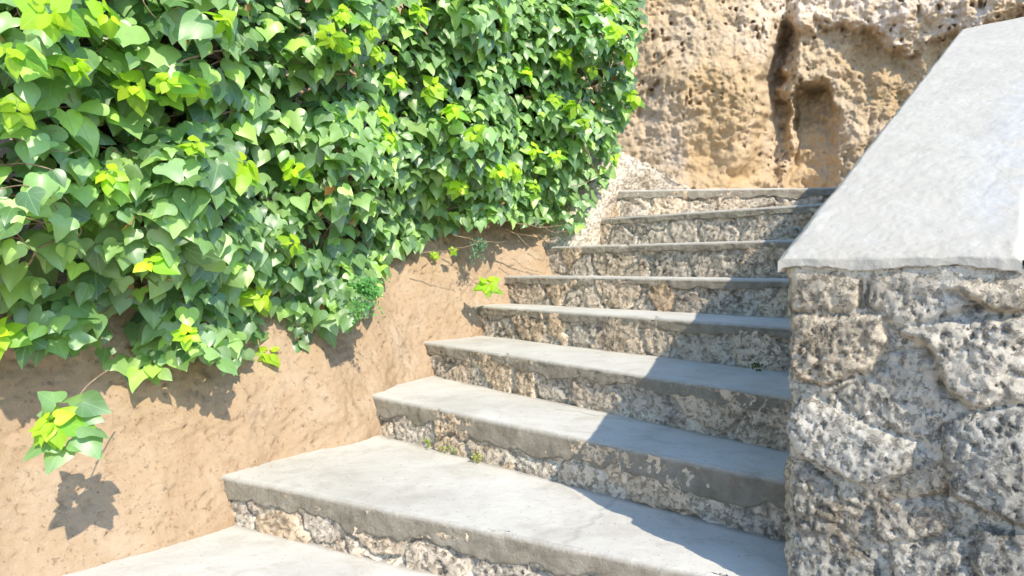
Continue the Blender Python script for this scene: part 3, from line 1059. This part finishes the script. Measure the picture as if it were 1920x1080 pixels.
class Leaves:
    def __init__(self):
        self.V, self.Q, self.C, self.UV = [], [], [], []
        self.n = 0

    def add(self, pos, nrm, tip, size, col, kind, fold, droop, wave):
        """arrays: leaf base position, blade normal, tip direction, length ..."""
        pos, nrm, tip = map(np.atleast_2d, (pos, nrm, tip))
        N = len(pos)
        T, uv, q = TEMPL[kind]
        curl = 0.25 + 0.9 * np.abs(np.sin(pos[:, 0] * 91 + pos[:, 2] * 57))
        nrm = nrm / np.linalg.norm(nrm, axis=1)[:, None]
        y = tip - (tip * nrm).sum(1)[:, None] * nrm
        y /= np.linalg.norm(y, axis=1)[:, None] + 1e-9
        x = np.cross(y, nrm)
        lx = T[None, :, 0].repeat(N, 0)
        ly = T[None, :, 1].repeat(N, 0)
        lz = fold[:, None] * np.abs(lx) - droop[:, None] * ly ** 2 + wave[:, None] * np.sin(lx * 9 + ly * 5 + pos[:, :1] * 70) * np.abs(lx)
        lz = lz - curl[:, None] * lx ** 2
        W = pos[:, None] + size[:, None, None] * (lx[..., None] * x[:, None] + ly[..., None] * y[:, None] + lz[..., None] * nrm[:, None])
        self.V.append(W.reshape(-1, 3))
        self.C.append(np.repeat(col, len(T), 0))
        self.UV.append(np.tile(uv, (N, 1)))
        self.Q.append((q[None] + (np.arange(N) * len(T))[:, None, None]).reshape(-1, 4) + self.n)
        self.n += N * len(T)

    def build(self, name, mat, parent):
        V = np.vstack(self.V)
        Q = np.vstack(self.Q)
        return raw_mesh(name, V, Q, np.full(len(Q), 4), mat, parent, True, {'tint': np.vstack(self.C)}, np.vstack(self.UV))


def tubes(name, lines, radii, mat, parent, ns=5):
    V, Q = [], []
    n0 = 0
    for pts, r in zip(lines, radii):
        pts = np.asarray(pts)
        tg = np.gradient(pts, axis=0)
        tg /= np.linalg.norm(tg, axis=1)[:, None] + 1e-9
        ref = np.array([0.31, 0.42, 0.85])
        a = np.cross(tg, ref); a /= np.linalg.norm(a, axis=1)[:, None] + 1e-9
        b = np.cross(tg, a)
        ang = np.linspace(0, 2 * math.pi, ns + 1)
        rr = np.linspace(r, r * 0.55, len(pts))[:, None, None]
        ring = pts[:, None] + rr * (np.cos(ang)[None, :, None] * a[:, None] + np.sin(ang)[None, :, None] * b[:, None])
        V.append(ring.reshape(-1, 3))
        Q.append(grid_faces(len(pts), ns + 1) + n0)
        n0 += ring.shape[0] * ring.shape[1]
    V = np.vstack(V); Q = np.vstack(Q)
    return raw_mesh(name, V, Q, np.full(len(Q), 4), mat, parent, True)


IVY = np.array([(-420, -420), (1240, -420), (1222, -60), (1214, 0), (1218, 55), (1196, 110), (1204, 165), (1186, 225), (1172, 285), (1150, 335), (1118, 372),
                (1102, 425), (1068, 448), (1045, 432), (1000, 422), (930, 420), (855, 432), (790, 462), (742, 490), (716, 545), (685, 590), (632, 632),
                (560, 655), (500, 680), (430, 690), (370, 672), (300, 712), (240, 715), (190, 670), (130, 665), (70, 655), (0, 640), (-420, 620)], float)
# distance of the ivy's outer surface at points of the picture
_ctl = np.array([(-400, -400, 1.05), (-400, 300, 1.2), (-400, 640, 1.42), (0, -400, 1.22), (0, 0, 1.32), (0, 350, 1.42), (0, 640, 1.80), (300, -400, 1.55), (300, 0, 1.65), (300, 350, 1.75), (300, 700, 2.06),
                 (600, -400, 2.05), (600, 0, 2.25), (600, 300, 2.4), (600, 640, 2.62), (850, -400, 2.6), (850, 0, 2.9), (850, 250, 3.1), (850, 430, 3.5), (1050, -400, 3.15), (1050, 0, 3.45), (1050, 250, 3.75), (1050, 430, 4.02),
                 (1230, -400, 3.6), (1220, 0, 3.75), (1200, 200, 4.0), (1150, 330, 4.15)], float)


def ivy_depth(px, py):
    px = np.asarray(px, float); py = np.asarray(py, float)
    d2 = ((px[..., None] - _ctl[:, 0]) / 170) ** 2 + ((py[..., None] - _ctl[:, 1]) / 170) ** 2
    wt = 1 / (d2 + 0.05) ** 2.0
    D = (wt * _ctl[:, 2]).sum(-1) / wt.sum(-1)
    q = np.stack([px / 170, py / 140, 0 * px], -1)
    D = D * (1 + 0.085 * fbm(q + 4, 3) + 0.03 * fbm(q * 3 + 9, 2))
    return D


def ivy_normal(px, py):
    e = 12.0
    a = at_depth(px + e, py, ivy_depth(px + e, py)) - at_depth(px - e, py, ivy_depth(px - e, py))
    b = at_depth(px, py + e, ivy_depth(px, py + e)) - at_depth(px, py - e, ivy_depth(px, py - e))
    n = np.cross(b, a)
    n /= np.linalg.norm(n, axis=-1, keepdims=True)
    view = at_depth(px, py, ivy_depth(px, py)) - np.array([0, 0, E])
    s = -np.sign((n * view).sum(-1, keepdims=True))
    return n * s


ivy = empty('climbing_ivy', (-1.2, 2.6, 0.3), 'dense hanging curtain of glossy heart-leaved ivy covering the earth bank left of the stairs', 'ivy')
SUNV = np.array(SUN)


def scatter(n, layer, rng, lo=0.0, hi=0.1):
    """candidate points: density follows the leaf size on the picture"""
    out = []
    while sum(len(o) for o in out) < n:
        px = rng.uniform(-400, 1240, 4000)
        py = rng.uniform(-400, 740, 4000)
        D = ivy_depth(px, py)
        keep = rng.uniform(0, 1, 4000) < np.clip((D / 3.6) ** 2.4, 0.03, 1)
        sd = poly_sd(np.stack([px, py], -1), IVY)
        edge_noise = 14 * fbm(np.stack([px / 40, py / 40, 0 * px], -1), 3)
        keep &= sd + edge_noise > 10 + 6 * layer
        # gaps, where the dark inside shows
        gapn = fbm(np.stack([px / 95, py / 70, 0 * px + 3.3], -1), 3)
        gap = gapn > (0.20 if layer < 2 else 0.30)
        hole = np.exp(-(((px - 860) / 55) ** 2 + ((py - 170) / 45) ** 2)) + np.exp(-(((px - 330) / 80) ** 2 + ((py - 70) / 36) ** 2)) + 0.9 * np.exp(-(((px - 215) / 55) ** 2 + ((py - 255) / 40) ** 2)) + 0.8 * np.exp(-(((px - 980) / 35) ** 2 + ((py - 170) / 70) ** 2))
        keep &= ~((gap | (hole > 0.55)) & (rng.uniform(0, 1, 4000) < (0.90 if layer < 2 else 0.6)))
        out.append(np.stack([px, py], -1)[keep])
    return np.vstack(out)[:n]


def mature_colors(n, rng):
    base = np.array([(.055, .115, .038), (.100, .185, .058), (.155, .255, .085), (.21, .325, .100), (.145, .225, .110), (.24, .38, .070)])
    c = base[rng.choice(len(base), n, p=[.22, .24, .22, .15, .10, .07])]
    return c * rng.uniform(1.1, 1.9, (n, 1))


MOSAIC = 0.50
rng = np.random.default_rng(21)
fol = Leaves()
for layer, (cnt, lo, hi) in enumerate([(44000, -0.015, 0.022), (4600, 0.035, 0.13), (2600, 0.14, 0.36)]):
    pts = scatter(cnt, layer, rng)
    px, py = pts[:, 0], pts[:, 1]
    D = ivy_depth(px, py)
    nrm = ivy_normal(px, py)
    pos = at_depth(px, py, D + rng.uniform(lo, hi, cnt))
    size = 0.086 * np.clip(rng.normal(1.0, 0.24, cnt), 0.5, 1.5)
    far = sstep(2.2, 3.4, D)
    size *= 0.81 - 0.03 * far
    if layer == 2:
        size *= 1.05
    if layer == 0:                     # the outer leaves spread into a mosaic towards the light
        ctr = pos + np.array([0, -0.02, -0.45]) * size[:, None]
        sx = np.cross(SUNV, [0, 0, 1.0]); sx /= np.linalg.norm(sx)
        sy = np.cross(sx, SUNV)
        uu, vv = ctr @ sx, ctr @ sy
        cells, keep = {}, []
        for i in range(cnt):
            a_, b_ = int(uu[i] // 0.1), int(vv[i] // 0.1)
            good = True
            for aa in (a_ - 1, a_, a_ + 1):
                for bb in (b_ - 1, b_, b_ + 1):
                    for j in cells.get((aa, bb), ()):
                        if (uu[i] - uu[j]) ** 2 + (vv[i] - vv[j]) ** 2 < (MOSAIC * 0.5 * (size[i] + size[j])) ** 2:
                            good = False
                            break
            if good:
                cells.setdefault((a_, b_), []).append(i)
                keep.append(i)
        keep = np.array(keep)
        px, py, D, nrm, pos, size = px[keep], py[keep], D[keep], nrm[keep], pos[keep], size[keep]
        cnt = len(keep)
    mixn = nrm * 0.60 + SUNV * 1.1 + np.array([0, -0.1, 0.25]) + rng.normal(0, 0.40, (cnt, 3))
    tip = np.array([0.0, -0.15, -1.0]) + rng.normal(0, 0.40, (cnt, 3))
    col = mature_colors(cnt, rng)
    kinds = rng.choice(3, cnt, p=[.46, .46, .08])
    fold = rng.uniform(-0.05, 0.60, cnt)
    dr = rng.uniform(-0.08, 0.45, cnt)
    wv = rng.uniform(0.0, 0.18, cnt)
    for k in range(3):
        s_ = kinds == k
        if s_.any():
            fol.add(pos[s_], mixn[s_], tip[s_], size[s_], col[s_], k, fold[s_], dr[s_], wv[s_])
fol.build('foliage', LEAF, ivy)

# old inner leaves, colour darkened to stand for shade in gaps; then withered ones
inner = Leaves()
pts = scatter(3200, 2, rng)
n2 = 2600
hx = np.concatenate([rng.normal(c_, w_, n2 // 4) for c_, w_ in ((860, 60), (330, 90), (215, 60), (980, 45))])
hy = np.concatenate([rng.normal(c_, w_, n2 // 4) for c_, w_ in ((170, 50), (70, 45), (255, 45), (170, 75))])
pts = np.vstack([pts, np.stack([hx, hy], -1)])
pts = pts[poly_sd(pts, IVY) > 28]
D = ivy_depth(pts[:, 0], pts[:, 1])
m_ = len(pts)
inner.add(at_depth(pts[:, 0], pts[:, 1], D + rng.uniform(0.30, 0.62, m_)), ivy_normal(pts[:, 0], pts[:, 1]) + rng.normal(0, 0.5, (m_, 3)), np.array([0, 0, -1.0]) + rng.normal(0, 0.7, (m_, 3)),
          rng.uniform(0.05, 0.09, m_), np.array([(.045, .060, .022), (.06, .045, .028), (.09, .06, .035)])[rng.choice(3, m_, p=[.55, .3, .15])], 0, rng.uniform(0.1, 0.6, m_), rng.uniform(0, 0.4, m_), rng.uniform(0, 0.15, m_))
inner.build('shade_toned_old_leaves', DRY, ivy)
dry = Leaves()
pts = scatter(130, 2, rng)
D = ivy_depth(pts[:, 0], pts[:, 1])
pos = at_depth(pts[:, 0], pts[:, 1], D + rng.uniform(0.02, 0.2, len(pts)))
dc = np.array([(.30, .17, .08), (.42, .28, .15), (.50, .24, .08)])[rng.integers(0, 3, len(pts))]
dry.add(pos, ivy_normal(pts[:, 0], pts[:, 1]) + rng.normal(0, 0.6, (len(pts), 3)), np.array([0, 0, -1.0]) + rng.normal(0, 0.8, (len(pts), 3)),
        rng.uniform(0.03, 0.06, len(pts)), dc, 0, rng.uniform(0.2, 0.8, len(pts)), rng.uniform(-0.3, 0.5, len(pts)), rng.uniform(0, 0.2, len(pts)))
dry.build('withered_leaves', DRY, ivy)

# woody stems: wander along the mass, most of them just behind the outer leaves
lines, radii = [], []
for i in range(420):
    while True:
        px, py = rng.uniform(-300, 1200), rng.uniform(-300, 700)
        if poly_sd(np.array([[px, py]]), IVY)[0] > 20:
            break
    Dm = float(ivy_depth(np.array([px]), np.array([py]))[0])
    a = rng.uniform(-0.9, 0.9) + (math.pi if rng.random() < 0.5 else 0)
    pts = []
    off = rng.uniform(0.05, 0.26)
    stepp = 16 * 1.6 / Dm
    for j in range(int(rng.integers(7, 16))):
        sd = poly_sd(np.array([[px, py]]), IVY)[0]
        if sd < 4:
            break
        D = float(ivy_depth(np.array([px]), np.array([py]))[0])
        pts.append(at_depth(px, py, D + off))
        a += rng.normal(0, 0.28)
        px += math.cos(a) * stepp * 1.3
        py += math.sin(a) * stepp
        off += rng.normal(0, 0.012)
    if len(pts) > 3:
        lines.append(smooth_curve(np.array(pts), len(pts) * 3))
        radii.append(rng.uniform(0.0012, 0.0034))
# bare runners trailing over the top of the bank
for (x0, y0, x1, y1, d0) in ((960, 418, 1075, 420, 3.72), (950, 430, 1050, 446, 3.78), (850, 440, 950, 452, 3.5), (790, 474, 900, 452, 3.3), (1000, 415, 1070, 438, 3.8), (1010, 440, 1040, 455, 4.0),
                             (970, 440, 1010, 470, 3.75), (1090, 250, 1120, 330, 3.75), (1070, 350, 1130, 320, 3.85)):
    t = np.linspace(0, 1, 8)
    xs = x0 + (x1 - x0) * t + 6 * perlin(np.stack([t * 3, 0 * t + x0, 0 * t], -1))
    ys = y0 + (y1 - y0) * t + 22 * t * (1 - t) + 6 * perlin(np.stack([t * 3, 0 * t + y0, 0 * t + 5], -1))
    lines.append(smooth_curve(at_depth(xs, ys, d0 + 0.05 * t), 24))
    radii.append(0.0032)
order = sorted(range(len(lines)), key=lambda i: -(i >= len(lines) - 9) * 9 - radii[i] / np.linalg.norm(lines[i][0] - np.array([0, 0, E])))
for i in order[:95]:
    tubes('woody_stem', [lines[i]], [radii[i]], BARK, ivy)
tag(tubes('woody_stems', [lines[i] for i in order[95:]], [radii[i] for i in order[95:]], BARK, ivy), kind='stuff')


def shoot_leaves(L, c, facing, size, n, rng, flat=False, tone=1.0):
    """a rosette of young leaves round a shoot tip: outer ones larger, inner ones yellower"""
    facing = facing / np.linalg.norm(facing)
    ref = np.array([0.0, 0.0, 1.0])
    e1 = np.cross(ref, facing); e1 /= np.linalg.norm(e1)
    e2 = np.cross(facing, e1)
    for i in range(n):
        f = i / max(1, n - 1)
        an = i * 2.399 + rng.normal(0, 0.25)
        if flat:
            an = i * 2 * math.pi / n
        rad = e1 * math.cos(an) + e2 * math.sin(an)
        s_ = size * (1.0 - 0.55 * f) * rng.uniform(0.85, 1.15)
        nn = facing * (0.9 if not flat else 1.5) + rad * (0.15 + 0.45 * (1 - f)) + rng.normal(0, 0.30, 3) + np.array([0, 0, 0.15])
        tip = rad * (1.0 - 0.2 * f) + np.array([0, 0, -0.35]) + facing * (0.1 + 0.5 * f)
        base = c + rad * size * (0.16 if not flat else 0.12) + facing * size * (0.10 + 0.32 * f)
        col = np.array([(.19 + .27 * f ** 0.7, .40 + .21 * f ** 0.7, .045 - .015 * f)]) * tone * rng.uniform(0.85, 1.15)
        L.add(base, nn, tip, np.array([s_]), col, 2 if rng.random() < 0.65 or flat else 0, np.array([rng.uniform(0.1, 0.4)]), np.array([rng.uniform(-0.05, 0.25)]), np.array([0.05]))


SHOOTS = [(30, 105, 1.0), (28, 210, 1.0), (410, 40, 1.0), (195, 30, 1.1), (620, 68, 1.0), (655, 85, .9), (250, 165, 1.2), (320, 150, 1.0), (365, 165, 1.0), (445, 318, 1.5), (210, 332, 1.0),
          (362, 278, .9), (555, 318, 1.1), (480, 555, 1.3), (352, 630, .8), (500, 668, 1.1), (2, 630, 1.2), (812, 168, 1.1), (852, 208, 1.2), (1075, 203, 1.2), (1058, 108, 1.0), (962, 318, 1.2),
          (1000, 282, 1.0), (1150, 60, 1.1), (1140, 18, 1.0), (858, 345, 1.2), (930, 322, 1.1), (1190, 182, 1.1), (725, 258, 1.0), (738, 150, 1.0), (545, 458, 1.0), (702, 98, .8), (782, 22, 1.0),
          (990, 138, .9), (1040, 188, .9), (1110, 130, .8), (1092, 232, .8), (890, 250, .9), (1002, 350, .8), (1042, 292, .8), (690, 58, .8), (1180, 110, .9), (90, 22, 1.1), (132, 122, .9),
          (718, 218, .9), (1148, 298, .8), (642, 32, .9), (45, -120, 1.1), (500, -90, 1.1), (900, -110, 1.1), (1100, -70, 1.0), (-140, 250, 1.2), (-180, 480, 1.2), (850, 470, .45), (815, 478, .5)]
for i, (px, py, sz) in enumerate(SHOOTS):
    L = Leaves()
    D = float(ivy_depth(np.array([px]), np.array([py]))[0])
    nn = ivy_normal(np.array([px]), np.array([py]))[0]
    c = at_depth(px, py, D - 0.065)
    shoot_leaves(L, c, nn * 0.7 + SUNV * 0.4 + np.array([0, -0.3, 0.2]), 0.060 * sz * (1 + 0.35 * min(1, max(0, D - 1.8))), int(rng.integers(6, 13)), rng, tone=float(rng.uniform(0.8, 1.15)))
    L.build('young_shoot', YOUNG, ivy)
L = Leaves()
D = float(ivy_depth(np.array([285]), np.array([500]))[0]) - 0.06
shoot_leaves(L, at_depth(285, 498, D), np.array([0.2, -0.9, 0.45]), 0.068, 5, rng, True, 1.15)
L.build('young_shoot', YOUNG, ivy)

# ------------------------------------------------------------------ separate little plants
def sprig(name, px, py, D, label, size, n_old, n_young, root_off, tone=1.0, seed=1):
    r = np.random.default_rng(seed)
    c = at_depth(px, py, D)
    foot_p = c + np.array(root_off)
    o = empty(name, tuple(foot_p), label, 'plant')
    ln = smooth_curve(np.array([foot_p, foot_p * 0.5 + c * 0.5 + np.array([0, 0, 0.02]), c]), 12)
    tubes('stem', [ln], [0.003], BARK, o)
    if n_old:
        L = Leaves()
        for i in range(n_old):
            an = 2 * math.pi * i / n_old + r.normal(0, 0.40)
            e1 = np.array([1.0, 0.25, 0]); e2 = np.array([0, 0.12, 1.15])
            rad = e1 * math.cos(an) + e2 * math.sin(an)
            nn = np.array([0.2, -0.75, 0.5]) + r.normal(0, 0.38, 3) + rad * 0.25
            L.add(c + rad * size * r.uniform(0.42, 0.85) + np.array([0, r.uniform(-0.01, 0.03), 0]), nn, rad * 0.8 + np.array([0, 0, -0.6]) + r.normal(0, 0.25, 3), np.array([size * r.uniform(0.65, 1.1)]), mature_colors(1, r) * 0.6 + np.array([(.07, .13, .045)]), int(r.integers(0, 2)), np.array([0.15]), np.array([0.12]), np.array([0.05]))
        L.build('mature_leaves', LEAF, o)
    L = Leaves()
    shoot_leaves(L, c + np.array([0, -0.02, 0]), np.array([0.2, -0.85, 0.45]), size * (1.0 if n_old else 0.85), n_young, r, tone=tone)
    L.build('young_leaves', YOUNG, o)
    return o


sprig('ivy_sprig', 116, 790, 1.62, 'small ivy sprig with lime centre sticking out of bare earth at lower left', 0.078, 12, 15, (-0.02, 0.22, 0.10), seed=4)
sprig('ivy_seedling', 914, 535, 3.50, 'lime green ivy seedling in the earth beside the fifth step', 0.105, 0, 12, (-0.02, 0.12, -0.04), seed=5)


def herb(name, px, py, D, w_, h_, n, label, col, size, seed, cat='plant', up=False):
    r = np.random.default_rng(seed)
    c = at_depth(px, py, D)
    o = empty(name, tuple(c), label, cat)
    L = Leaves()
    lines, rad = [], []
    for s_ in range(max(3, n // 22)):
        e = c + np.array([r.uniform(-w_, w_), r.uniform(-0.05, 0.02), r.uniform(0.3, 1) * h_ if up else r.uniform(-h_, h_)])
        st = c + np.array([r.uniform(-w_, w_) * 0.3, 0.02, 0 if up else h_ * 0.3])
        ln = smooth_curve(np.array([st, 0.5 * (st + e) + np.array([0, -0.015, 0.01]), e]), 10)
        lines.append(ln); rad.append(0.0012)
        m = 22
        pos = ln[r.integers(2, 10, m)] + r.normal(0, size * 0.9, (m, 3))
        cl = np.array(col)[None] * r.uniform(0.7, 1.3, (m, 1))
        L.add(pos, np.array([0.2, -0.7, 0.5]) + r.normal(0, 0.5, (m, 3)), r.normal(0, 1, (m, 3)) + np.array([0, -0.2, 0.6 if up else -0.2]), r.uniform(0.6, 1.3, m) * size, cl, 2,
              r.uniform(0, 0.4, m), r.uniform(-0.1, 0.3, m), np.zeros(m))
    tubes('stems', lines, rad, BARK, o, 4)
    L.build('leaves', HERB, o)
    return o


herb('creeping_herb', 897, 466, 3.55, 0.05, 0.09, 300, 'grey-green feathery herb hanging on the earth below the ivy', (.13, .24, .15), 0.013, 31)
herb('fern_tuft', 690, 560, 2.55, 0.07, 0.10, 420, 'bright green fine-leaved tuft at the lower right edge of the ivy', (.10, .28, .07), 0.014, 32)
herb('grass_weed', 806, 838, 2.62, 0.02, 0.03, 50, 'tiny weed at the foot of the second riser, leftmost of three', (.22, .30, .05), 0.012, 33, 'weed', True)
herb('grass_weed', 846, 850, 2.52, 0.035, 0.035, 90, 'yellow-green weed at the foot of the second riser, largest of three', (.24, .33, .06), 0.013, 34, 'weed', True)
herb('grass_weed', 893, 862, 2.42, 0.025, 0.02, 45, 'flat straw-coloured weed at the foot of the second riser, rightmost of three', (.33, .33, .12), 0.010, 35, 'weed', True)
herb('moss_tuft', 1420, 692, 2.13, 0.032, 0.014, 80, 'dark green tuft in the shade at the foot of the fourth riser', (.045, .09, .025), 0.008, 36, 'plant', True)
